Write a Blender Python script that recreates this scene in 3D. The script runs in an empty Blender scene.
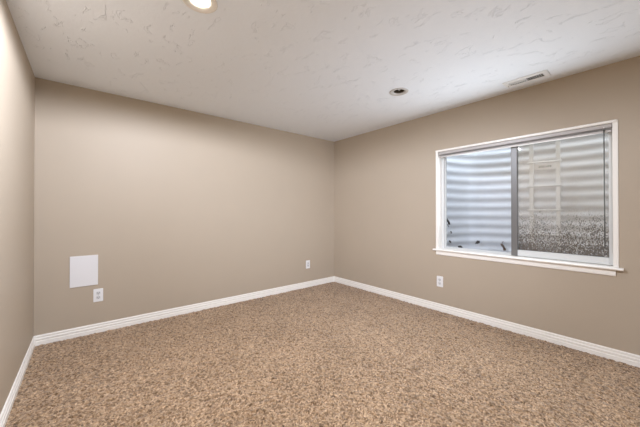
import bpy, bmesh, math, random
import numpy as np
from mathutils import Vector, Matrix

random.seed(7)
rng = np.random.default_rng(11)
SC = bpy.context.scene
COL = SC.collection
R = math.radians

# room size in metres: back wall on y=0, left wall on x=0
W, H, YF = 3.7036, 2.44, -5.20
WALL_T = 0.25

# ------------------------------------------------------------------ camera
cam = bpy.data.cameras.new('camera')
cam.sensor_width = 36.0
cam.lens = 281.14 / 640 * 36.0
cam.shift_y = (210.07 - 213.5) / 640
cam.clip_start = 0.02
cam_o = bpy.data.objects.new('camera', cam)
COL.objects.link(cam_o)
cam_o.location = (0.3628, -3.6253, 1.2139)
cam_o.rotation_euler = (R(90 + 0.328), 0, -R(39.753))
SC.camera = cam_o

# ------------------------------------------------------------------ world, lights, exposure
world = bpy.data.worlds.new('world')
SC.world = world
world.use_nodes = True
bg = world.node_tree.nodes['Background']
bg.inputs['Color'].default_value = (0.79, 0.89, 1.0, 1)
bg.inputs['Strength'].default_value = 4.0

def area_light(name, loc, rot, sx, sy, energy, color, portal=False, shape='RECTANGLE'):
    l = bpy.data.lights.new(name, 'AREA')
    l.shape = shape
    l.size = sx
    l.size_y = sy
    l.energy = energy
    l.color = color
    if portal:
        l.cycles.is_portal = True
    o = bpy.data.objects.new(name, l)
    COL.objects.link(o)
    o.location = loc
    o.rotation_euler = rot
    return o

def aim(loc, target):
    return (Vector(target) - Vector(loc)).to_track_quat('-Z', 'Y').to_euler()
# added area light inside the window, boosts the daylight from the well
area_light('window_fill', (W + 0.066, -2.64, 1.45), aim((0, 0, 0), (-1, 0, 0)), 1.26, 0.78, 21, (0.86, 0.94, 1.02))
# two added fill lights, unseen behind the camera: far corner, then overhead
area_light('corner_fill', (0.8, -5.1, 1.45), aim((0.8, -5.1, 1.45), (3.4, -0.5, 1.05)), 0.5, 0.5, 12.5, (0.91, 0.98, 1.14)).data.spread = R(57)
area_light('overhead_fill', (0.65, -4.45, 2.40), (0, 0, 0), 0.2, 0.2, 50, (0.91, 0.985, 1.12), shape='DISK')
vs = SC.view_settings
vs.view_transform = 'Standard'
vs.look = 'None'
vs.gamma = 1.0
vs.use_curve_mapping = False
vs.exposure = -0.03

# ------------------------------------------------------------------ materials
def new_mat(name):
    m = bpy.data.materials.new(name)
    m.use_nodes = True
    nt = m.node_tree
    return m, nt, nt.nodes['Principled BSDF'], nt.nodes['Material Output']

def simple(name, col, rough=0.5, metal=0.0, spec=0.5):
    m, nt, b, o = new_mat(name)
    b.inputs['Base Color'].default_value = (*col, 1)
    b.inputs['Roughness'].default_value = rough
    b.inputs['Metallic'].default_value = metal
    b.inputs['Specular IOR Level'].default_value = spec
    return m

def node(nt, typ, **kw):
    n = nt.nodes.new(typ)
    for k, v in kw.items():
        if k.startswith('i_'):
            n.inputs[k[2:].replace('_', ' ')].default_value = v
        else:
            setattr(n, k, v)
    return n

def coords(nt):
    return nt.nodes.new('ShaderNodeTexCoord').outputs['Object']

def painted_wall(name, col):
    m, nt, b, o = new_mat(name)
    c = coords(nt)
    n1 = node(nt, 'ShaderNodeTexNoise', i_Scale=110.0, i_Detail=3.0)
    n2 = node(nt, 'ShaderNodeTexNoise', i_Scale=3.0, i_Detail=2.0)
    nt.links.new(c, n1.inputs['Vector'])
    nt.links.new(c, n2.inputs['Vector'])
    mix = node(nt, 'ShaderNodeMixRGB')
    mix.inputs['Color1'].default_value = (*[v * 0.98 for v in col], 1)
    mix.inputs['Color2'].default_value = (*[v * 1.02 for v in col], 1)
    nt.links.new(n2.outputs['Fac'], mix.inputs['Fac'])
    nt.links.new(mix.outputs['Color'], b.inputs['Base Color'])
    bp = node(nt, 'ShaderNodeBump', i_Strength=0.12, i_Distance=0.004)
    nt.links.new(n1.outputs['Fac'], bp.inputs['Height'])
    nt.links.new(bp.outputs['Normal'], b.inputs['Normal'])
    b.inputs['Roughness'].default_value = 0.55
    b.inputs['Specular IOR Level'].default_value = 0.3
    return m

def ceiling_mat():
    # skip trowelled plaster: smooth flats broken by short ragged ridges
    m, nt, b, o = new_mat('ceiling_plaster')
    c = coords(nt)
    warp = node(nt, 'ShaderNodeTexNoise', i_Scale=5.0, i_Detail=2.0)
    nt.links.new(c, warp.inputs['Vector'])
    mp = node(nt, 'ShaderNodeMapping')
    mp.inputs['Scale'].default_value = (2.6, 0.85, 1.0)
    mp.inputs['Rotation'].default_value = (0, 0, R(14))
    add = node(nt, 'ShaderNodeMixRGB', blend_type='ADD')
    add.inputs['Fac'].default_value = 0.25
    nt.links.new(c, add.inputs['Color1'])
    nt.links.new(warp.outputs['Color'], add.inputs['Color2'])
    nt.links.new(add.outputs['Color'], mp.inputs['Vector'])
    n1 = node(nt, 'ShaderNodeTexNoise', i_Scale=6.5, i_Detail=4.0, i_Roughness=0.6)
    nt.links.new(mp.outputs['Vector'], n1.inputs['Vector'])
    ramp = node(nt, 'ShaderNodeValToRGB')
    e = ramp.color_ramp.elements
    e[0].position, e[0].color = 0.612, (0, 0, 0, 1)
    e[1].position, e[1].color = 0.621, (1, 1, 1, 1)
    x = e.new(0.636); x.color = (0, 0, 0, 1)
    nt.links.new(n1.outputs['Fac'], ramp.inputs['Fac'])
    n3 = node(nt, 'ShaderNodeTexNoise', i_Scale=60.0, i_Detail=2.0)
    nt.links.new(c, n3.inputs['Vector'])
    b1 = node(nt, 'ShaderNodeBump', i_Strength=0.6, i_Distance=0.0045)
    nt.links.new(ramp.outputs['Color'], b1.inputs['Height'])
    b2 = node(nt, 'ShaderNodeBump', i_Strength=0.12, i_Distance=0.004)
    nt.links.new(n3.outputs['Fac'], b2.inputs['Height'])
    nt.links.new(b1.outputs['Normal'], b2.inputs['Normal'])
    nt.links.new(b2.outputs['Normal'], b.inputs['Normal'])
    b.inputs['Base Color'].default_value = (0.840, 0.880, 0.925, 1)
    b.inputs['Roughness'].default_value = 0.8
    b.inputs['Specular IOR Level'].default_value = 0.2
    return m

def carpet_mat():
    m, nt, b, o = new_mat('carpet_pile')
    c = coords(nt)
    vor = node(nt, 'ShaderNodeTexVoronoi', i_Scale=125.0)
    nt.links.new(c, vor.inputs['Vector'])
    sep = node(nt, 'ShaderNodeSeparateColor')
    nt.links.new(vor.outputs['Color'], sep.inputs['Color'])
    ramp = node(nt, 'ShaderNodeValToRGB')
    cr = ramp.color_ramp
    cr.elements[0].position, cr.elements[0].color = 0.0, (0.155, 0.083, 0.039, 1)
    cr.elements[1].position, cr.elements[1].color = 1.0, (0.618, 0.435, 0.282, 1)
    x = cr.elements.new(0.28); x.color = (0.304, 0.187, 0.102, 1)
    x = cr.elements.new(0.72); x.color = (0.422, 0.281, 0.165, 1)
    nt.links.new(sep.outputs['Red'], ramp.inputs['Fac'])
    v2 = node(nt, 'ShaderNodeTexVoronoi', i_Scale=80.0)
    nt.links.new(c, v2.inputs['Vector'])
    s2 = node(nt, 'ShaderNodeSeparateColor')
    nt.links.new(v2.outputs['Color'], s2.inputs['Color'])
    r3 = node(nt, 'ShaderNodeValToRGB')
    r3.color_ramp.elements[0].position, r3.color_ramp.elements[0].color = 0.0, (0.42, 0.37, 0.32, 1)
    r3.color_ramp.elements[1].position, r3.color_ramp.elements[1].color = 0.45, (1, 1, 1, 1)
    x = r3.color_ramp.elements.new(1.0); x.color = (1.22, 1.22, 1.22, 1)
    nt.links.new(s2.outputs['Green'], r3.inputs['Fac'])
    fleck = node(nt, 'ShaderNodeMixRGB', blend_type='MULTIPLY')
    fleck.inputs['Fac'].default_value = 1.0
    nt.links.new(ramp.outputs['Color'], fleck.inputs['Color1'])
    nt.links.new(r3.outputs['Color'], fleck.inputs['Color2'])
    # slow variation where the pile has been walked and brushed
    n2 = node(nt, 'ShaderNodeTexNoise', i_Scale=2.2, i_Detail=3.0)
    nt.links.new(c, n2.inputs['Vector'])
    r2 = node(nt, 'ShaderNodeValToRGB')
    r2.color_ramp.elements[0].position, r2.color_ramp.elements[0].color = 0.3, (0.82, 0.80, 0.77, 1)
    r2.color_ramp.elements[1].position, r2.color_ramp.elements[1].color = 0.7, (1, 1, 1, 1)
    nt.links.new(n2.outputs['Fac'], r2.inputs['Fac'])
    mul = node(nt, 'ShaderNodeMixRGB', blend_type='MULTIPLY')
    mul.inputs['Fac'].default_value = 1.0
    nt.links.new(fleck.outputs['Color'], mul.inputs['Color1'])
    nt.links.new(r2.outputs['Color'], mul.inputs['Color2'])
    nt.links.new(mul.outputs['Color'], b.inputs['Base Color'])
    n3 = node(nt, 'ShaderNodeTexNoise', i_Scale=160.0, i_Detail=2.0)
    nt.links.new(c, n3.inputs['Vector'])
    bp = node(nt, 'ShaderNodeBump', i_Strength=0.6, i_Distance=0.008)
    nt.links.new(n3.outputs['Fac'], bp.inputs['Height'])
    nt.links.new(bp.outputs['Normal'], b.inputs['Normal'])
    b.inputs['Roughness'].default_value = 0.95
    b.inputs['Specular IOR Level'].default_value = 0.1
    b.inputs['Sheen Weight'].default_value = 0.40
    b.inputs['Sheen Roughness'].default_value = 0.5
    b.inputs['Sheen Tint'].default_value = (1.0, 0.91, 0.80, 1)
    return m

def glass_mat():
    m, nt, b, o = new_mat('window_glass')
    nt.nodes.remove(b)
    t = node(nt, 'ShaderNodeBsdfTransparent')
    t.inputs['Color'].default_value = (0.955, 0.96, 0.97, 1)
    g = node(nt, 'ShaderNodeBsdfGlossy', i_Roughness=0.0)
    f = node(nt, 'ShaderNodeFresnel', i_IOR=1.45)
    mx = node(nt, 'ShaderNodeMixShader')
    nt.links.new(f.outputs['Fac'], mx.inputs['Fac'])
    nt.links.new(t.outputs['BSDF'], mx.inputs[1])
    nt.links.new(g.outputs['BSDF'], mx.inputs[2])
    nt.links.new(mx.outputs['Shader'], o.inputs['Surface'])
    return m

def screen_mat():
    # woven insect screen, crusted with splashed mud along its lower third
    m, nt, b, o = new_mat('insect_screen')
    c = coords(nt)
    sep = node(nt, 'ShaderNodeSeparateXYZ')
    nt.links.new(c, sep.inputs['Vector'])
    mp = node(nt, 'ShaderNodeMapping')
    mp.inputs['Scale'].default_value = (1.0, 1.0, 0.55)
    nt.links.new(c, mp.inputs['Vector'])
    n1 = node(nt, 'ShaderNodeTexVoronoi', i_Scale=170.0)
    n2 = node(nt, 'ShaderNodeTexNoise', i_Scale=9.0, i_Detail=4.0, i_Roughness=0.65)
    for n in (n1, n2):
        nt.links.new(mp.outputs['Vector'], n.inputs['Vector'])
    nsep = node(nt, 'ShaderNodeSeparateColor')
    nt.links.new(n1.outputs['Color'], nsep.inputs['Color'])
    grad = node(nt, 'ShaderNodeMapRange')
    grad.inputs['From Min'].default_value = 0.06
    grad.inputs['From Max'].default_value = 0.56
    grad.inputs['To Min'].default_value = 0.40
    grad.inputs['To Max'].default_value = -0.72
    nt.links.new(sep.outputs['Z'], grad.inputs['Value'])
    a1 = node(nt, 'ShaderNodeMath', operation='MULTIPLY_ADD')
    a1.inputs[1].default_value = 0.9
    nt.links.new(n2.outputs['Fac'], a1.inputs[0])
    nt.links.new(grad.outputs['Result'], a1.inputs[2])
    a2 = node(nt, 'ShaderNodeMath', operation='SUBTRACT')
    nt.links.new(a1.outputs['Value'], a2.inputs[0])
    nt.links.new(nsep.outputs['Red'], a2.inputs[1])
    dirt = node(nt, 'ShaderNodeMapRange')
    dirt.inputs['From Min'].default_value = -0.22
    dirt.inputs['From Max'].default_value = 0.34
    dirt.inputs['To Min'].default_value = 0.0
    dirt.inputs['To Max'].default_value = 0.78
    nt.links.new(a2.outputs['Value'], dirt.inputs['Value'])
    # mesh threads
    tr = node(nt, 'ShaderNodeBsdfTransparent')
    th = node(nt, 'ShaderNodeBsdfDiffuse')
    th.inputs['Color'].default_value = (0.58, 0.49, 0.38, 1)
    mesh = node(nt, 'ShaderNodeMixShader')
    mesh.inputs['Fac'].default_value = 0.20
    tr.inputs['Color'].default_value = (1.0, 0.975, 0.935, 1)
    nt.links.new(tr.outputs['BSDF'], mesh.inputs[1])
    nt.links.new(th.outputs['BSDF'], mesh.inputs[2])
    mud = node(nt, 'ShaderNodeBsdfDiffuse')
    mud.inputs['Color'].default_value = (0.17, 0.14, 0.115, 1)
    mx = node(nt, 'ShaderNodeMixShader')
    nt.links.new(dirt.outputs['Result'], mx.inputs['Fac'])
    nt.links.new(mesh.outputs['Shader'], mx.inputs[1])
    nt.links.new(mud.outputs['BSDF'], mx.inputs[2])
    nt.links.new(mx.outputs['Shader'], o.inputs['Surface'])
    nt.nodes.remove(b)
    return m

def galvanised_mat():
    m, nt, b, o = new_mat('galvanised_steel')
    c = coords(nt)
    v = node(nt, 'ShaderNodeTexVoronoi', i_Scale=45.0)
    n2 = node(nt, 'ShaderNodeTexNoise', i_Scale=4.0, i_Detail=5.0)
    nt.links.new(c, v.inputs['Vector'])
    nt.links.new(c, n2.inputs['Vector'])
    mix = node(nt, 'ShaderNodeMixRGB')
    mix.inputs['Color1'].default_value = (0.70, 0.715, 0.74, 1)
    mix.inputs['Color2'].default_value = (0.80, 0.815, 0.84, 1)
    nt.links.new(n2.outputs['Fac'], mix.inputs['Fac'])
    nt.links.new(mix.outputs['Color'], b.inputs['Base Color'])
    b.inputs['Metallic'].default_value = 0.1
    b.inputs['Roughness'].default_value = 0.6
    return m

def emit_mat(name, col, s):
    m, nt, b, o = new_mat(name)
    b.inputs['Base Color'].default_value = (*col, 1)
    b.inputs['Emission Color'].default_value = (*col, 1)
    b.inputs['Emission Strength'].default_value = s
    return m

def gravel_mat():
    m, nt, b, o = new_mat('gravel')
    c = coords(nt)
    v = node(nt, 'ShaderNodeTexVoronoi', i_Scale=35.0)
    nt.links.new(c, v.inputs['Vector'])
    ramp = node(nt, 'ShaderNodeValToRGB')
    ramp.color_ramp.elements[0].color = (0.42, 0.40, 0.38, 1)
    ramp.color_ramp.elements[1].color = (0.70, 0.68, 0.66, 1)
    sep = node(nt, 'ShaderNodeSeparateColor')
    nt.links.new(v.outputs['Color'], sep.inputs['Color'])
    nt.links.new(sep.outputs['Red'], ramp.inputs['Fac'])
    nt.links.new(ramp.outputs['Color'], b.inputs['Base Color'])
    bp = node(nt, 'ShaderNodeBump', i_Strength=1.0, i_Distance=0.02)
    bp.invert = True
    nt.links.new(v.outputs['Distance'], bp.inputs['Height'])
    nt.links.new(bp.outputs['Normal'], b.inputs['Normal'])
    b.inputs['Roughness'].default_value = 0.9
    return m

M_WALL = painted_wall('wall_paint', (0.45, 0.372, 0.284))
M_CEIL = ceiling_mat()
M_CARPET = carpet_mat()
M_TRIM = simple('white_trim_paint', (0.88, 0.84, 0.775), 0.35)
M_VINYL = simple('white_vinyl', (0.66, 0.66, 0.64), 0.35)
M_STILE = simple('shaded_vinyl', (0.17, 0.163, 0.155), 0.4, 0.2)  # stile is white vinyl; its backlit shade is put into this grey
M_PLATE = simple('white_plastic', (0.80, 0.79, 0.78), 0.3)
M_PANEL = simple('white_panel', (0.74, 0.72, 0.71), 0.45)
M_SLOT = simple('dark_slot', (0.03, 0.03, 0.03), 0.6)
M_RECEPT = simple('grey_white_plastic', (0.66, 0.65, 0.64), 0.35)
M_SCREW = simple('screw_metal', (0.55, 0.54, 0.52), 0.35, 0.8)
M_BLIND = simple('taupe_blind', (0.50, 0.46, 0.43), 0.45)
M_RAIL = simple('blind_rail', (0.44, 0.405, 0.38), 0.4)
M_WAND = simple('smoke_wand', (0.09, 0.09, 0.085), 0.15)
M_METAL_WHITE = simple('white_enamel', (0.80, 0.80, 0.79), 0.35)
M_GREY_LOUVER = simple('grey_enamel', (0.62, 0.62, 0.61), 0.4)
M_DARK = simple('black_duct', (0.02, 0.02, 0.02), 0.8)
M_GLASS = glass_mat()
M_SCREEN = screen_mat()
M_GALV = galvanised_mat()
M_GRAVEL = gravel_mat()
M_LADDER = simple('pale_steel', (0.76, 0.75, 0.73), 0.5, 0.1)
M_STICKER = simple('faded_sticker', (0.45, 0.45, 0.44), 0.6)
M_INK = simple('sticker_ink', (0.18, 0.18, 0.18), 0.6)
M_LEAF = simple('dead_leaf', (0.13, 0.085, 0.065), 0.8)
M_DEBRIS = simple('wet_debris', (0.05, 0.045, 0.045), 0.8)
M_BAFFLE = simple('cream_baffle', (0.80, 0.76, 0.69), 0.45)
M_CANDARK = simple('dark_can', (0.13, 0.10, 0.065), 0.5)
M_BULB = emit_mat('bulb_glow', (1.0, 0.96, 0.88), 2.4)
M_TRIM_DULL = simple('dull_white_enamel', (0.54, 0.52, 0.495), 0.5)
M_BRONZE = simple('bronze_socket', (0.25, 0.19, 0.12), 0.5, 0.4)
M_SIDING = simple('concrete', (0.50, 0.49, 0.47), 0.9)

# ------------------------------------------------------------------ mesh helpers
def bm_box(bm, x0, x1, y0, y1, z0, z1):
    vs_ = [bm.verts.new(p) for p in ((x0, y0, z0), (x1, y0, z0), (x1, y1, z0), (x0, y1, z0),
                                     (x0, y0, z1), (x1, y0, z1), (x1, y1, z1), (x0, y1, z1))]
    for f in ((0, 3, 2, 1), (4, 5, 6, 7), (0, 1, 5, 4), (1, 2, 6, 5), (2, 3, 7, 6), (3, 0, 4, 7)):
        bm.faces.new([vs_[i] for i in f])
    return vs_

def boxes(*args):
    bm = bmesh.new()
    for a in args:
        bm_box(bm, *a)
    return bm

def bm_prism(bm, pts, axis_fn, t0, t1):
    """extrude a closed 2D profile between parameters t0 and t1; axis_fn(u, v, t) -> xyz"""
    a = [bm.verts.new(axis_fn(u, v, t0)) for u, v in pts]
    b = [bm.verts.new(axis_fn(u, v, t1)) for u, v in pts]
    n = len(pts)
    for i in range(n):
        j = (i + 1) % n
        bm.faces.new((a[i], a[j], b[j], b[i]))
    bm.faces.new(a[::-1])
    bm.faces.new(b)

def bm_lathe(bm, prof, cx, cy, seg=40, closed=False):
    """prof: list of (radius, z)"""
    rings = []
    for r, z in prof:
        rings.append([bm.verts.new((cx + r * math.cos(2 * math.pi * k / seg), cy + r * math.sin(2 * math.pi * k / seg), z))
                      for k in range(seg)])
    pairs = list(zip(rings, rings[1:])) + ([(rings[-1], rings[0])] if closed else [])
    for a, b in pairs:
        for k in range(seg):
            bm.faces.new((a[k], a[(k + 1) % seg], b[(k + 1) % seg], b[k]))
    return rings

def bm_tube(bm, pts, r, seg=10):
    rings = []
    for i, p in enumerate(pts):
        p = Vector(p)
        d = Vector(pts[min(i + 1, len(pts) - 1)]) - Vector(pts[max(i - 1, 0)])
        d.normalize()
        up = Vector((0, 0, 1)) if abs(d.z) < 0.9 else Vector((1, 0, 0))
        s = d.cross(up).normalized()
        u = s.cross(d)
        rings.append([bm.verts.new(p + r * (math.cos(2 * math.pi * k / seg) * s + math.sin(2 * math.pi * k / seg) * u))
                      for k in range(seg)])
    for a, b in zip(rings, rings[1:]):
        for k in range(seg):
            bm.faces.new((a[k], a[(k + 1) % seg], b[(k + 1) % seg], b[k]))
    bm.faces.new(rings[0][::-1])
    bm.faces.new(rings[-1])

def obj(name, bm, mat, parent=None, smooth=False, bevel=0.0, segs=2):
    bmesh.ops.recalc_face_normals(bm, faces=bm.faces)
    me = bpy.data.meshes.new(name)
    bm.to_mesh(me)
    bm.free()
    me.materials.append(mat)
    if smooth:
        for p in me.polygons:
            p.use_smooth = True
    o = bpy.data.objects.new(name, me)
    COL.objects.link(o)
    if bevel:
        b = o.modifiers.new('bevel', 'BEVEL')
        b.width = bevel
        b.segments = segs
        b.limit_method = 'ANGLE'
        b.angle_limit = R(40)
    if parent is not None:
        o.parent = parent
        # part meshes are written in world coordinates: shift them to the thing's own origin
        root = parent if parent.parent is None else parent.parent
        me.transform(parent_matrix(root).inverted())
    return o

def parent_matrix(e):
    m = Matrix.Translation(e.location) @ e.rotation_euler.to_matrix().to_4x4()
    return m

def thing(name, label, cat, loc=(0, 0, 0), group=None):
    o = bpy.data.objects.new(name, None)
    o.empty_display_size = 0.05
    COL.objects.link(o)
    o.location = loc
    o['label'] = label
    o['category'] = cat
    if group:
        o['group'] = group
    return o

def tag(o, label, cat, group=None):
    o['label'] = label
    o['category'] = cat
    if group:
        o['group'] = group
    return o

def struct(name, bm, mat, label, cat, **kw):
    o = obj(name, bm, mat, **kw)
    o['kind'] = 'structure'
    tag(o, label, cat)
    return o

# ------------------------------------------------------------------ room shell
# carpet: a dense sheet whose tufts stand up as real relief
def carpet_mesh():
    step = 0.009
    nx = int(round(W / step)) + 1
    ny = int(round(-YF / step)) + 1
    xs = np.linspace(0, W, nx)
    ys = np.linspace(YF, 0, ny)
    X, Y = np.meshgrid(xs, ys)
    Z = rng.uniform(-1, 1, X.shape)
    Z = (Z + 0.35 * (np.roll(Z, 1, 0) + np.roll(Z, 1, 1))) / 1.4
    inner = np.zeros_like(Z)
    inner[1:-1, 1:-1] = 1
    Xj = X + rng.uniform(-.0035, .0035, X.shape) * inner
    Yj = Y + rng.uniform(-.0035, .0035, X.shape) * inner
    co = np.stack([Xj, Yj, Z * 0.0075 - 0.004], -1).reshape(-1, 3).astype(np.float32)
    idx = np.arange(nx * ny).reshape(ny, nx)
    q = np.stack([idx[:-1, :-1], idx[:-1, 1:], idx[1:, 1:], idx[1:, :-1]], -1).reshape(-1, 4)
    me = bpy.data.meshes.new('floor')
    me.vertices.add(len(co))
    me.vertices.foreach_set('co', co.ravel())
    me.loops.add(q.size)
    me.loops.foreach_set('vertex_index', q.ravel().astype(np.int32))
    me.polygons.add(len(q))
    me.polygons.foreach_set('loop_start', np.arange(0, q.size, 4, dtype=np.int32))
    me.polygons.foreach_set('use_smooth', np.ones(len(q), dtype=bool))
    me.update(calc_edges=True)
    me.materials.append(M_CARPET)
    o = bpy.data.objects.new('floor', me)
    COL.objects.link(o)
    o['kind'] = 'structure'
    tag(o, 'brown and beige flecked carpet covering the whole floor', 'carpet')

carpet_mesh()

struct('ceiling', boxes((-0.15, W + WALL_T, YF - 0.15, 0.15, H, H + 0.02)), M_CEIL,
       'white plaster ceiling with trowelled texture', 'ceiling')
# the plaster sheet has round and square cut-outs for the lights and the vent (made below)
struct('wall_back', boxes((-0.15, W + WALL_T, 0, 0.15, -0.05, H)), M_WALL,
       'long beige wall with the white square panel', 'wall')
struct('wall_left', boxes((-0.15, 0, YF - 0.15, 0, -0.05, H)), M_WALL,
       'narrow strip of beige wall at the left edge', 'wall')

# window opening in the right wall
WY0, WY1 = -3.420, -1.862      # outer faces of the wooden liner
WZ0, WZ1 = 0.735, 1.966
struct('wall_right', boxes((W, W + WALL_T, YF - 0.15, WY0, -0.05, H),
                           (W, W + WALL_T, WY1, 0.0, -0.05, H),
                           (W, W + WALL_T, WY0, WY1, -0.05, WZ0),
                           (W, W + WALL_T, WY0, WY1, WZ1, H)), M_WALL,
       'beige wall with the window in it', 'wall')
OX0, OX1, OZ1 = 0.35, 1.25, 2.05
struct('wall_front', boxes((0, OX0, YF - 0.15, YF, -0.05, H), (OX1, W, YF - 0.15, YF, -0.05, H),
                           (OX0, OX1, YF - 0.15, YF, OZ1, H),
                           # closed shell beyond the doorway, added to keep the sky light out
                           (OX0 - 0.2, OX0 - 0.1, YF - 1.6, YF - 0.15, -0.05, H), (OX1 + 0.1, OX1 + 0.2, YF - 1.6, YF - 0.15, -0.05, H),
                           (OX0 - 0.2, OX1 + 0.2, YF - 1.7, YF - 1.6, -0.05, H), (OX0 - 0.2, OX1 + 0.2, YF - 1.7, YF - 0.15, H, H + 0.1),
                           (OX0 - 0.2, OX1 + 0.2, YF - 1.7, YF, -0.15, -0.05)), M_WALL,
       'beige wall behind the camera with a wide opening, and an added closed shell beyond it', 'wall')

# baseboards with a stepped colonial profile (depth from wall, height)
BB = [(0, -0.012), (0.013, -0.012), (0.013, 0.030), (0.0085, 0.034), (0.0085, 0.038), (0.0118, 0.043), (0.0118, 0.056),
      (0.0070, 0.061), (0.0070, 0.065), (0.0095, 0.069), (0.0095, 0.077), (0.0075, 0.083), (0.0045, 0.086), (0, 0.086)]
def baseboard(name, fn, t0, t1, label):
    bm = bmesh.new()
    bm_prism(bm, BB, fn, t0, t1)
    struct(name, bm, M_TRIM, label, 'baseboard')
baseboard('baseboard_back', lambda u, v, t: (t, -u, v), 0, W, 'white baseboard along the foot of the long wall with the square panel')
baseboard('baseboard_left', lambda u, v, t: (u, t, v), YF, 0, 'white baseboard along the foot of the wall at the left edge')
baseboard('baseboard_right', lambda u, v, t: (W - u, t, v), YF, 0, 'white baseboard along the wall below the window')

# ------------------------------------------------------------------ window
win = bpy.data.objects.new('window_1', None)
COL.objects.link(win)
win.location = (W, (WY0 + WY1) / 2, WZ0)
win['kind'] = 'structure'
tag(win, 'white sliding window with a deep sill looking into a metal well', 'window')

BW = 0.029                      # liner board width
IY0, IY1 = WY0 + BW + 0.004, WY1 - BW     # clear opening
IZ0, IZ1 = 0.757, WZ1 - 0.018
obj('side_jamb', boxes((W - 0.007, W + 0.16, IY1, WY1, IZ0, WZ1)), M_TRIM, win, bevel=0.003)
obj('side_jamb', boxes((W - 0.007, W + 0.16, WY0, IY0, IZ0, WZ1)), M_TRIM, win, bevel=0.003)
obj('head_jamb', boxes((W - 0.014, W + 0.16, WY0 + 0.006, WY1 + 0.0, IZ1, WZ1 + 0.004)), M_TRIM, win, bevel=0.004)
# stool with rounded nose and horns
bm = bmesh.new()
nose = [(0.0, 0.7365)] + [(-0.034 - 0.009 * math.sin(math.pi * k / 8), 0.7365 + 0.0205 * (1 - math.cos(math.pi * k / 8)) / 2) for k in range(9)] + [(0.0, 0.757)]
bm_prism(bm, nose, lambda u, v, t: (W + u, t, v), -3.447, -1.838)
bm_box(bm, W, W + 0.17, WY0, WY1, 0.7365, 0.757)
obj('sill', bm, M_TRIM, win)
bm = bmesh.new()
apr = [(0, 0.736), (-0.014, 0.736), (-0.014, 0.692), (-0.010, 0.685), (0, 0.683)]
bm_prism(bm, apr, lambda u, v, t: (W + u, t, v), -3.402, -1.868)
obj('apron', bm, M_TRIM, win)
# vinyl main frame
FX0, FX1 = W + 0.085, W + 0.155
fr = 0.030
obj('window_frame', boxes((FX0, FX1, IY1 - fr, IY1, IZ0, IZ1), (FX0, FX1, IY0, IY0 + 0.014, IZ0, IZ1),
                          (FX0, FX1, IY0 + 0.014, IY1 - fr, IZ1 - fr, IZ1), (FX0, FX1, IY0 + 0.014, IY1 - fr, IZ0, IZ0 + 0.010)),
    M_VINYL, win, bevel=0.002)
# fixed left light: slim bead then glass
GX = W + 0.125
ly0, ly1 = -2.672, IY1 - fr
bead = 0.012
obj('glazing_bead', boxes((GX - 0.012, GX + 0.012, ly1 - bead, ly1, IZ0 + 0.010, IZ1 - fr),
                          (GX - 0.012, GX + 0.012, ly0, ly0 + bead, IZ0 + 0.010, IZ1 - fr),
                          (GX - 0.012, GX + 0.012, ly0 + bead, ly1 - bead, IZ0 + 0.010, IZ0 + 0.010 + bead),
                          (GX - 0.012, GX + 0.012, ly0 + bead, ly1 - bead, IZ1 - fr - bead, IZ1 - fr)), M_VINYL, win, bevel=0.002)
obj('glass', boxes((GX - 0.002, GX + 0.002, ly0 + 0.004, ly1 - 0.004, IZ0 + 0.014, IZ1 - fr - 0.004)), M_GLASS, win)
# sliding right sash
SX0, SX1 = W + 0.072, W + 0.104
ry0, ry1 = IY0 + 0.004, -2.644
sash = obj('sliding_sash', boxes((SX0, SX1, ry0, ry0 + 0.024, IZ0 + 0.004, IZ1 - 0.01),
                                 (SX0, SX1, ry0 + 0.024, ry1 - 0.055, IZ0 + 0.004, IZ0 + 0.064),
                                 (SX0, SX1, ry0 + 0.024, ry1 - 0.055, IZ1 - 0.050, IZ1 - 0.01)), M_VINYL, win, bevel=0.003)
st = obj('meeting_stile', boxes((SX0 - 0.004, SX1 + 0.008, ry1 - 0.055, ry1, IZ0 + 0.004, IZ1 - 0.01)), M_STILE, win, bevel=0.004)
st['label'] = 'upright meeting stile with backlit shade put into its grey colour'
obj('glass', boxes((SX0 + 0.012, SX0 + 0.016, ry0 + 0.02, ry1 - 0.052, IZ0 + 0.06, IZ1 - 0.046)), M_GLASS, win)
# insect screen on the outside of the sliding half
bm = bmesh.new()
bm_box(bm, W + 0.1455, W + 0.1465, IY0 + 0.012, ry1 - 0.02, IZ0 + 0.012, IZ1 - fr)
sc = obj('insect_screen', bm, M_SCREEN, win)
sc['label'] = 'insect screen crusted with mud along the bottom'
obj('screen_frame', boxes((W + 0.140, W + 0.152, ry1 - 0.030, ry1 - 0.012, IZ0 + 0.010, IZ1 - fr)), M_VINYL, win)

# ------------------------------------------------------------------ blind pulled fully up
bl = thing('window_blind', 'taupe slatted blind drawn up tight under the top of the window', 'blind', (W + 0.035, (WY0 + WY1) / 2, 1.885))
by0, by1 = IY0 + 0.004, IY1 - 0.004
obj('headrail', boxes((W + 0.002, W + 0.050, by0, by1, 1.914, IZ1 - 0.002)), M_RAIL, bl, bevel=0.002)
bm = bmesh.new()
for k in range(6):
    z = 1.8975 + k * 0.0027
    pts = [(-0.0125, z), (0, z + 0.0012), (0.0125, z), (0.0125, z + 0.0009), (0, z + 0.0021), (-0.0125, z + 0.0009)]
    bm_prism(bm, pts, lambda u, v, t: (W + 0.022 + u, t, v), by0 + 0.004, by1 - 0.004)
obj('slat_stack', bm, M_BLIND, bl)
obj('bottom_rail', boxes((W + 0.008, W + 0.036, by0 + 0.003, by1 - 0.003, 1.8805, 1.8970)), M_BLIND, bl, bevel=0.004)
bm = bmesh.new()
wy = -3.338
bm_tube(bm, [(W - 0.006, wy, 1.905), (W - 0.007, wy - 0.001, 1.4), (W - 0.008, wy - 0.003, 0.905)], 0.0042, 6)
wd = obj('tilt_wand', bm, M_WAND, bl, smooth=True)
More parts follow.
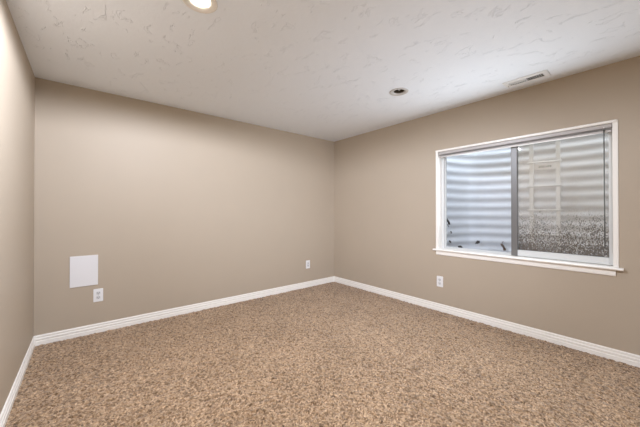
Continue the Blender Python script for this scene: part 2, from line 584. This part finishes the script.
wd['label'] = 'thin dark tilt wand'
bm = bmesh.new()
bm_tube(bm, [(W + 0.006, wy, 1.924), (W - 0.006, wy, 1.921), (W - 0.006, wy, 1.902)], 0.0035, 8)
obj('wand_hook', bm, M_METAL_WHITE, bl)

# ------------------------------------------------------------------ window well outside
def catmull(P, n=10):
    P = [np.array(p, float) for p in P]
    P = [2 * P[0] - P[1]] + P + [2 * P[-1] - P[-2]]
    out = []
    for i in range(1, len(P) - 2):
        for k in range(n):
            t = k / n
            out.append(0.5 * (2 * P[i] + (P[i + 1] - P[i - 1]) * t + (2 * P[i - 1] - 5 * P[i] + 4 * P[i + 1] - P[i + 2]) * t * t
                              + (-P[i - 1] + 3 * P[i] - 3 * P[i + 1] + P[i + 2]) * t ** 3))
    out.append(P[-2])
    return out
WELL = catmull([(3.955, -1.80), (4.06, -1.815), (4.30, -1.865), (4.53, -1.97), (4.68, -2.18), (4.77, -2.48), (4.85, -2.78),
                (4.90, -3.05), (4.88, -3.30), (4.74, -3.50), (4.45, -3.60), (3.955, -3.63)])
GROUND_Z, WELL_TOP, PITCH = 0.645, 2.17, 0.120
def well_mesh():
    bm = bmesh.new()
    n = len(WELL)
    nrm = []
    for i in range(n):
        d = WELL[min(i + 1, n - 1)] - WELL[max(i - 1, 0)]
        d /= np.linalg.norm(d)
        nrm.append(np.array([-d[1], d[0]]))     # left of travel = outward
    zs = np.arange(GROUND_Z - 0.12, WELL_TOP + 1e-6, PITCH / 14)
    def rowset(off):
        rows = []
        for z in zs:
            ph = 2 * math.pi * (z - 1.194) / PITCH
            s = math.sin(ph)
            amp = 0.010 * (abs(s) ** 0.8) * (1 if s > 0 else -1) + off
            rows.append([bm.verts.new((WELL[i][0] + nrm[i][0] * amp, WELL[i][1] + nrm[i][1] * amp, z)) for i in range(n)])
        return rows
    a, b = rowset(0.0), rowset(0.004)
    for rows in (a, b):
        for r0, r1 in zip(rows, rows[1:]):
            for i in range(n - 1):
                bm.faces.new((r0[i], r0[i + 1], r1[i + 1], r1[i]))
    for i in range(n - 1):
        bm.faces.new((a[-1][i], a[-1][i + 1], b[-1][i + 1], b[-1][i]))
    return bm
ww = thing('window_well', 'corrugated galvanised steel well curving round outside the window', 'window well', (4.4, -2.72, GROUND_Z))
obj('corrugated_wall', well_mesh(), M_GALV, ww, smooth=True)
# overlap seams of the steel sheets
bm = bmesh.new()
pts = [(3.951, -1.74)] + [(float(p[0]), float(p[1])) for p in WELL] + [(3.951, -3.68)]
vs_ = [bm.verts.new((x, y, GROUND_Z)) for x, y in pts]
bm.faces.new(vs_)
r_ = bmesh.ops.extrude_face_region(bm, geom=list(bm.faces))
bmesh.ops.translate(bm, verts=[v for v in r_['geom'] if isinstance(v, bmesh.types.BMVert)], vec=(0, 0, -0.1))
o = obj('gravel_bed', bm, M_GRAVEL)
o['kind'] = 'structure'
tag(o, 'grey gravel at the bottom of the metal well', 'gravel')

# escape ladder hooked on the well
ld = thing('ladder', 'pale metal escape ladder hung against the corrugated well', 'ladder', (4.745, -2.72, GROUND_Z))
lx = 4.755
def lad_x(y):
    return 4.775 + (-(y) - 2.72) * 0.15
for y in (-2.590, -2.848):
    x = lad_x(y)
    obj('rail', boxes((x - 0.012, x + 0.012, y - 0.020, y + 0.020, GROUND_Z + 0.002, 2.28)), M_LADDER, ld, bevel=0.003)
for k in range(6):
    z = 1.2139 - 0.003 + (k - 2) * 0.302 + 0.02
    if z < GROUND_Z + 0.05:
        continue
    bm = bmesh.new()
    bm_tube(bm, [(lad_x(-2.555) - 0.016, -2.550, z), (lad_x(-2.885) - 0.016, -2.885, z)], 0.011, 10)
    obj('rung', bm, M_LADDER, ld, smooth=True)

# weathered notice on the ladder's top bay; its lettering is worn to unreadable strokes
bm = bmesh.new()
sx = lad_x(-2.72) - 0.002
bm_box(bm, sx - 0.002, sx, -2.825, -2.612, 1.742, 1.812)
np_ = obj('notice_plate', bm, M_LADDER, ld)
bm = bmesh.new()
yy = -2.660
for wdt, hgt in ((0.016, 0.028), (0.010, 0.034), (0.016, 0.026), (0.006, 0.034), (0.014, 0.024), (0.012, 0.034), (0.016, 0.026)):
    bm_box(bm, sx - 0.0026, sx - 0.0021, yy - wdt, yy, 1.765, 1.765 + hgt)
    yy -= wdt + 0.006
wm = obj('worn_lettering', bm, M_INK, np_)
wm['kind'] = 'stuff'

# dead leaves caught on the ledges of the well
def leaf(label, loc, size, rot, mat, seed):
    rr = random.Random(seed)
    bm = bmesh.new()
    n, m = 9, 5
    grid = []
    for i in range(n + 1):
        u = i / n
        half = 0.36 * math.sin(math.pi * min(1, u * 0.93 + 0.05)) ** 0.8 * (1 + 0.25 * math.sin(u * 17 + seed))
        row = []
        for k in range(-m, m + 1):
            v = k / m
            z = 0.22 * v * v + 0.18 * math.sin(u * 3 + seed) + rr.uniform(-.03, .03)
            row.append(bm.verts.new(((u - 0.5) * size, v * half * size, z * size)))
        grid.append(row)
    for a, b in zip(grid, grid[1:]):
        for k in range(2 * m):
            bm.faces.new((a[k], a[k + 1], b[k + 1], b[k]))
    t = thing('dead_leaf', label, 'leaf', loc, 'dead leaves in the window well')
    t.rotation_euler = rot
    bm.transform(Matrix.Translation(loc) @ t.rotation_euler.to_matrix().to_4x4())
    bl_ = obj('blade', bm, mat, t)
    so = bl_.modifiers.new('thick', 'SOLIDIFY')
    so.thickness = 0.0015
    bm = bmesh.new()
    bm_tube(bm, [(0.46 * size, 0, 0.03 * size), (0.65 * size, 0.03 * size, 0.10 * size), (0.85 * size, 0.02 * size, 0.22 * size)], 0.004, 6)
    bm.transform(Matrix.Translation(loc) @ t.rotation_euler.to_matrix().to_4x4())
    obj('stem', bm, mat, t)
leaf('large curled brown dead leaf low in the left pane beside the dark upright stile', (4.640, -2.285, 0.740), 0.105, (R(75), R(-50), R(20)), M_LEAF, 1)
leaf('small dark dead leaf low in the middle of the left pane', (4.490, -2.040, 0.790), 0.060, (R(60), R(30), R(70)), M_DEBRIS, 2)
leaf('dark dead leaf in the bottom left corner of the left pane just above the sill', (4.245, -1.915, 0.735), 0.070, (R(50), R(10), R(60)), M_DEBRIS, 3)
leaf('tiny dark leaf scrap near the left edge of the left pane, lower of two', (4.085, -1.850, 0.815), 0.045, (R(80), R(30), R(10)), M_DEBRIS, 4)
leaf('dark leaf clinging at mid-height to the left edge of the left pane', (4.030, -1.842, 1.085), 0.085, (R(80), R(80), R(10)), M_DEBRIS, 5)
leaf('tiny dark leaf scrap near the left edge of the left pane, upper of two', (4.100, -1.855, 0.935), 0.040, (R(70), R(-20), R(30)), M_DEBRIS, 6)

# ------------------------------------------------------------------ outlets, panel
def rounded_plate(bm, cx, cz, w, h, y0, y1, r=0.006):
    pts = []
    for sx, sz, a0 in ((1, 1, 0), (-1, 1, 90), (-1, -1, 180), (1, -1, 270)):
        for k in range(5):
            a = R(a0 + 22.5 * k)
            pts.append((cx + sx * (w / 2 - r) + r * math.cos(a), cz + sz * (h / 2 - r) + r * math.sin(a)))
    bm_prism(bm, pts, lambda u, v, t: (u, t, v), y0, y1)

def outlet(name, label, loc, rotz, kind):
    """local frame: plate in the x-z plane, facing -y"""
    t = thing(name, label, 'outlet', (0, 0, 0), None)
    w, h = 0.078, 0.130
    bm = bmesh.new()
    rounded_plate(bm, 0, 0, w, h, -0.006, 0.0)
    obj('wall_plate', bm, M_PLATE, t, bevel=0.0025)
    if kind == 'duplex':
        for s in (1, -1):
            bm = bmesh.new()
            rounded_plate(bm, 0, s * 0.0225, 0.036, 0.031, -0.0085, -0.004, 0.011)
            rc = obj('receptacle', bm, M_RECEPT, t)
            obj('socket_slots', boxes((-0.0095, -0.0060, -0.0089, -0.0080, s * 0.0225 - 0.001, s * 0.0225 + 0.008),
                                (0.0060, 0.0095, -0.0089, -0.0080, s * 0.0225 - 0.001, s * 0.0225 + 0.008),
                                (-0.0030, 0.0030, -0.0089, -0.0080, s * 0.0225 - 0.0105, s * 0.0225 - 0.0050)), M_SLOT, rc)
        bm = bmesh.new()
        rounded_plate(bm, 0, 0, 0.007, 0.007, -0.0078, -0.005, 0.0033)
        obj('screw', bm, M_SCREW, t)
    else:
        bm = bmesh.new()
        rounded_plate(bm, 0, 0, 0.036, 0.072, -0.0085, -0.004, 0.003)
        rc = obj('receptacle', bm, M_RECEPT, t, bevel=0.001)
        for s in (1, -1):
            z = s * 0.020
            bx_ = [(-0.0095, -0.0060, -0.0089, -0.0080, z - 0.001, z + 0.008), (0.0060, 0.0095, -0.0089, -0.0080, z - 0.001, z + 0.008),
                    (-0.0030, 0.0030, -0.0089, -0.0080, z - 0.0105, z - 0.0050)]
            obj('socket_slots', boxes(*bx_), M_SLOT, rc)
        for s in (1, -1):
            bm = bmesh.new()
            rounded_plate(bm, 0, s * 0.052, 0.006, 0.006, -0.0075, -0.005, 0.0028)
            obj('screw', bm, M_SCREW, t)
    t.location = loc
    t.rotation_euler = (0, 0, rotz)
    return t
outlet('electrical_outlet', 'white double outlet low on the wall just below the square panel', (0.460, 0, 0.370), 0, 'duplex')
outlet('electrical_outlet', 'small white outlet on the long wall near the far room corner', (3.122, 0, 0.362), 0, 'decora')
outlet('electrical_outlet', 'white double outlet on the wall below the left end of the window sill', (W, -1.911, 0.358), -R(90), 'duplex')

pn = thing('access_panel', 'blank white square cover panel on the wall above an outlet', 'panel', (0.350, 0, 0.629))
bm = bmesh.new()
bm_box(bm, 0.243, 0.457, -0.007, 0.0, 0.479, 0.779)
obj('cover', bm, M_PANEL, pn, bevel=0.002)

# ------------------------------------------------------------------ ceiling fixtures
L1 = (0.868, -1.925)
L2 = (2.815, -1.938)
VX0, VX1, VY0, VY1 = 3.452, 3.525, -2.982, -2.716     # louvre field
ceil = bpy.data.objects['ceiling']
def rebuild_ceiling():
    """plaster sheet with openings for two can lights and the vent"""
    bm = bmesh.new()
    x0, x1, y0, y1 = -0.15, W + WALL_T, YF - 0.15, 0.15
    # cut the plane into strips around squares, each square holding its hole
    s1, s2 = 0.115, 0.115
    sq = [(L1[0], L1[1], s1, 0.078), (L2[0], L2[1], s2, 0.066)]
    xs = sorted([x0, x1, L1[0] - s1, L1[0] + s1, L2[0] - s2, L2[0] + s2, VX0, VX1])
    ys = sorted([y0, y1, L1[1] - s1, L1[1] + s1, L2[1] - s2, L2[1] + s2, VY0, VY1])
    cache = {}
    def V(x, y):
        k = (round(x, 5), round(y, 5))
        if k not in cache:
            cache[k] = bm.verts.new((x, y, H))
        return cache[k]
    def inside(cx, cy):
        for (ax, ay, s, r) in sq:
            if abs(cx - ax) < s and abs(cy - ay) < s:
                return True
        return VX0 < cx < VX1 and VY0 < cy < VY1
    for xa, xb in zip(xs, xs[1:]):
        for ya, yb in zip(ys, ys[1:]):
            if xb - xa < 1e-6 or yb - ya < 1e-6 or inside((xa + xb) / 2, (ya + yb) / 2):
                continue
            bm.faces.new((V(xa, ya), V(xa, yb), V(xb, yb), V(xb, ya)))
    n = 48
    for (ax, ay, s, r) in sq:
        ring, sqr = [], []
        for k in range(n):
            a = 2 * math.pi * (k + 0.5) / n
            c, d = math.cos(a), math.sin(a)
            m_ = s / max(abs(c), abs(d))
            ring.append(bm.verts.new((ax + r * c, ay + r * d, H)))
            sqr.append(bm.verts.new((ax + m_ * c, ay + m_ * d, H)))
        for k in range(n):
            j = (k + 1) % n
            bm.faces.new((ring[k], ring[j], sqr[j], sqr[k]))
        # corners of the square
        for sx in (1, -1):
            for sy in (1, -1):
                corner = Vector((ax + sx * s, ay + sy * s, H))
                near = sorted(sqr, key=lambda v: (v.co - corner).length)[:2]
                bm.faces.new((bm.verts.new(corner), near[0], near[1]))
    for f in bm.faces:
        f.normal_update()
        if f.normal.z > 0:
            f.normal_flip()
    # light-tight boxes above the sheet
    me = bpy.data.meshes.new('ceiling')
    bm.to_mesh(me)
    bm.free()
    me.materials.append(M_CEIL)
    ceil.data = me
rebuild_ceiling()
struct('ceiling_void', boxes((-0.15, W + WALL_T, YF - 0.15, 0.15, H + 0.26, H + 0.30),
                             (-0.17, -0.15, YF - 0.15, 0.15, H - 0.02, H + 0.30), (W + WALL_T, W + WALL_T + 0.02, YF - 0.15, 0.15, H - 0.02, H + 0.30),
                             (-0.15, W + WALL_T, 0.15, 0.17, H - 0.02, H + 0.30), (-0.15, W + WALL_T, YF - 0.17, YF - 0.15, H - 0.02, H + 0.30)),
       M_DARK, 'dark joist space above the plaster ceiling', 'ceiling')

# lit can
t1 = thing('recessed_light', 'lit round recessed ceiling light cut by the top edge of the picture', 'ceiling light', (L1[0], L1[1], H))
bm = bmesh.new()
bm_lathe(bm, [(0.097, H), (0.097, H - 0.004), (0.092, H - 0.007), (0.086, H - 0.007), (0.064, H - 0.002), (0.060, H + 0.003)], *L1, seg=56)
obj('trim_ring', bm, M_BAFFLE, t1, smooth=True)
bm = bmesh.new()
bm_lathe(bm, [(0.0605, H + 0.001), (0.0605, H + 0.015), (0.062, H + 0.040), (0.064, H + 0.10), (0.05, H + 0.12), (0.001, H + 0.12)], *L1, seg=56)
obj('baffle', bm, M_BAFFLE, t1, smooth=True)
bm = bmesh.new()
bm_lathe(bm, [(0.001, H - 0.007), (0.02, H - 0.006), (0.04, H - 0.003), (0.052, H + 0.004), (0.055, H + 0.018), (0.045, H + 0.075), (0.02, H + 0.10), (0.018, H + 0.118)],
         *L1, seg=40)
obj('bulb', bm, M_BULB, t1, smooth=True)
lamp = bpy.data.lights.new('lamp', 'SPOT')
lamp.energy = 185
lamp.color = (0.91, 0.985, 1.15)
lamp.spot_size = R(179)
lamp.spot_blend = 0.22
lamp.shadow_soft_size = 0.012
lo = bpy.data.objects.new('lamp', lamp)
COL.objects.link(lo)
lo.parent = t1
lo.location = (0, 0, -0.021)

# dark can with its lamp pushed aside
t2 = thing('recessed_light', 'small unlit round recessed ceiling light with a dark hole', 'ceiling light', (L2[0], L2[1], H))
bm = bmesh.new()
bm_lathe(bm, [(0.094, H), (0.094, H - 0.003), (0.089, H - 0.006), (0.074, H - 0.006), (0.056, H - 0.001), (0.052, H + 0.006)], *L2, seg=56)
obj('trim_ring', bm, M_TRIM_DULL, t2, smooth=True)
bm = bmesh.new()
bm_lathe(bm, [(0.0525, H + 0.004), (0.056, H + 0.012), (0.060, H + 0.15), (0.001, H + 0.15)], *L2, seg=48)
obj('can', bm, M_CANDARK, t2, smooth=True)
# spring tongue reaching into the hole from its near edge
bm = bmesh.new()
ca, sa = math.cos(R(221)), math.sin(R(221))
bm_prism(bm, [(0.056, -0.020), (0.056, 0.020), (0.018, 0.004), (0.018, -0.004)],
         lambda u, v, t: (L2[0] + u * ca - v * sa, L2[1] + u * sa + v * ca, t), H + 0.004, H + 0.007)
obj('spring_clip', bm, M_TRIM_DULL, t2)
bm = bmesh.new()
bm_tube(bm, [(L2[0], L2[1], H + 0.148), (L2[0], L2[1], H + 0.10), (L2[0], L2[1], H + 0.07)], 0.018, 16)
obj('socket', bm, M_BRONZE, t2)

# ceiling register
vt = thing('ceiling_vent', 'white rectangular ceiling vent close to the wall above the window', 'vent', ((VX0 + VX1) / 2, (VY0 + VY1) / 2, H))
ox0, ox1, oy0, oy1 = VX0 - 0.040, VX1 + 0.040, VY0 - 0.036, VY1 + 0.036
bm = bmesh.new()
def ring(x0, x1, y0, y1, z):
    return [bm.verts.new(p) for p in ((x0, y0, z), (x1, y0, z), (x1, y1, z), (x0, y1, z))]
rs = [ring(ox0, ox1, oy0, oy1, H), ring(ox0, ox1, oy0, oy1, H - 0.006), ring(ox0 + 0.006, ox1 - 0.006, oy0 + 0.006, oy1 - 0.006, H - 0.008),
      ring(VX0, VX1, VY0, VY1, H - 0.008), ring(VX0, VX1, VY0, VY1, H - 0.003)]
for a, b in zip(rs, rs[1:]):
    for k in range(4):
        bm.faces.new((a[k], a[(k + 1) % 4], b[(k + 1) % 4], b[k]))
ym = (VY0 + VY1) / 2
bm_box(bm, VX0, VX1, ym - 0.004, ym + 0.004, H - 0.0075, H + 0.004)
obj('vent_frame', bm, M_METAL_WHITE, vt)
def louvers(ya, yb, tilt, n):
    bm = bmesh.new()
    for k in range(n):
        y = ya + (yb - ya) * (k + 0.5) / n
        c, s = math.cos(tilt) * 0.0085, math.sin(tilt) * 0.0085
        d = 0.0006
        pts = [(y - c - d, H + 0.001 - s), (y - c + d, H + 0.001 - s), (y + c + d, H + 0.001 + s), (y + c - d, H + 0.001 + s)]
        bm_prism(bm, pts, lambda u, v, t: (t, u, v), VX0, VX1)
    for x in (VX0 + (VX1 - VX0) / 3, VX0 + 2 * (VX1 - VX0) / 3):
        bm_box(bm, x - 0.0012, x + 0.0012, ya, yb, H - 0.006, H - 0.0045)
    return bm
obj('louver_bank', louvers(ym + 0.006, VY1, R(140), 9), M_METAL_WHITE, vt)
obj('louver_bank', louvers(VY0, ym - 0.006, R(57), 8), M_METAL_WHITE, vt)
bm = bmesh.new()
for f in ((VX0, VX1, VY0, VY1, H + 0.10, H + 0.104), (VX0 - 0.004, VX0, VY0, VY1, H - 0.0035, H + 0.104), (VX1, VX1 + 0.004, VY0, VY1, H - 0.0035, H + 0.104),
          (VX0, VX1, VY0 - 0.004, VY0, H - 0.0035, H + 0.104), (VX0, VX1, VY1, VY1 + 0.004, H - 0.0035, H + 0.104)):
    bm_box(bm, *f)
obj('duct', bm, M_DARK, vt)
bm = bmesh.new()
bm_tube(bm, [(VX1 - 0.02, VY1 + 0.012, H - 0.006), (VX1 - 0.02, VY1 + 0.012, H - 0.016), (VX1 + 0.006, VY1 + 0.012, H - 0.022)], 0.003, 8)
obj('damper_lever', bm, M_GREY_LOUVER, vt)
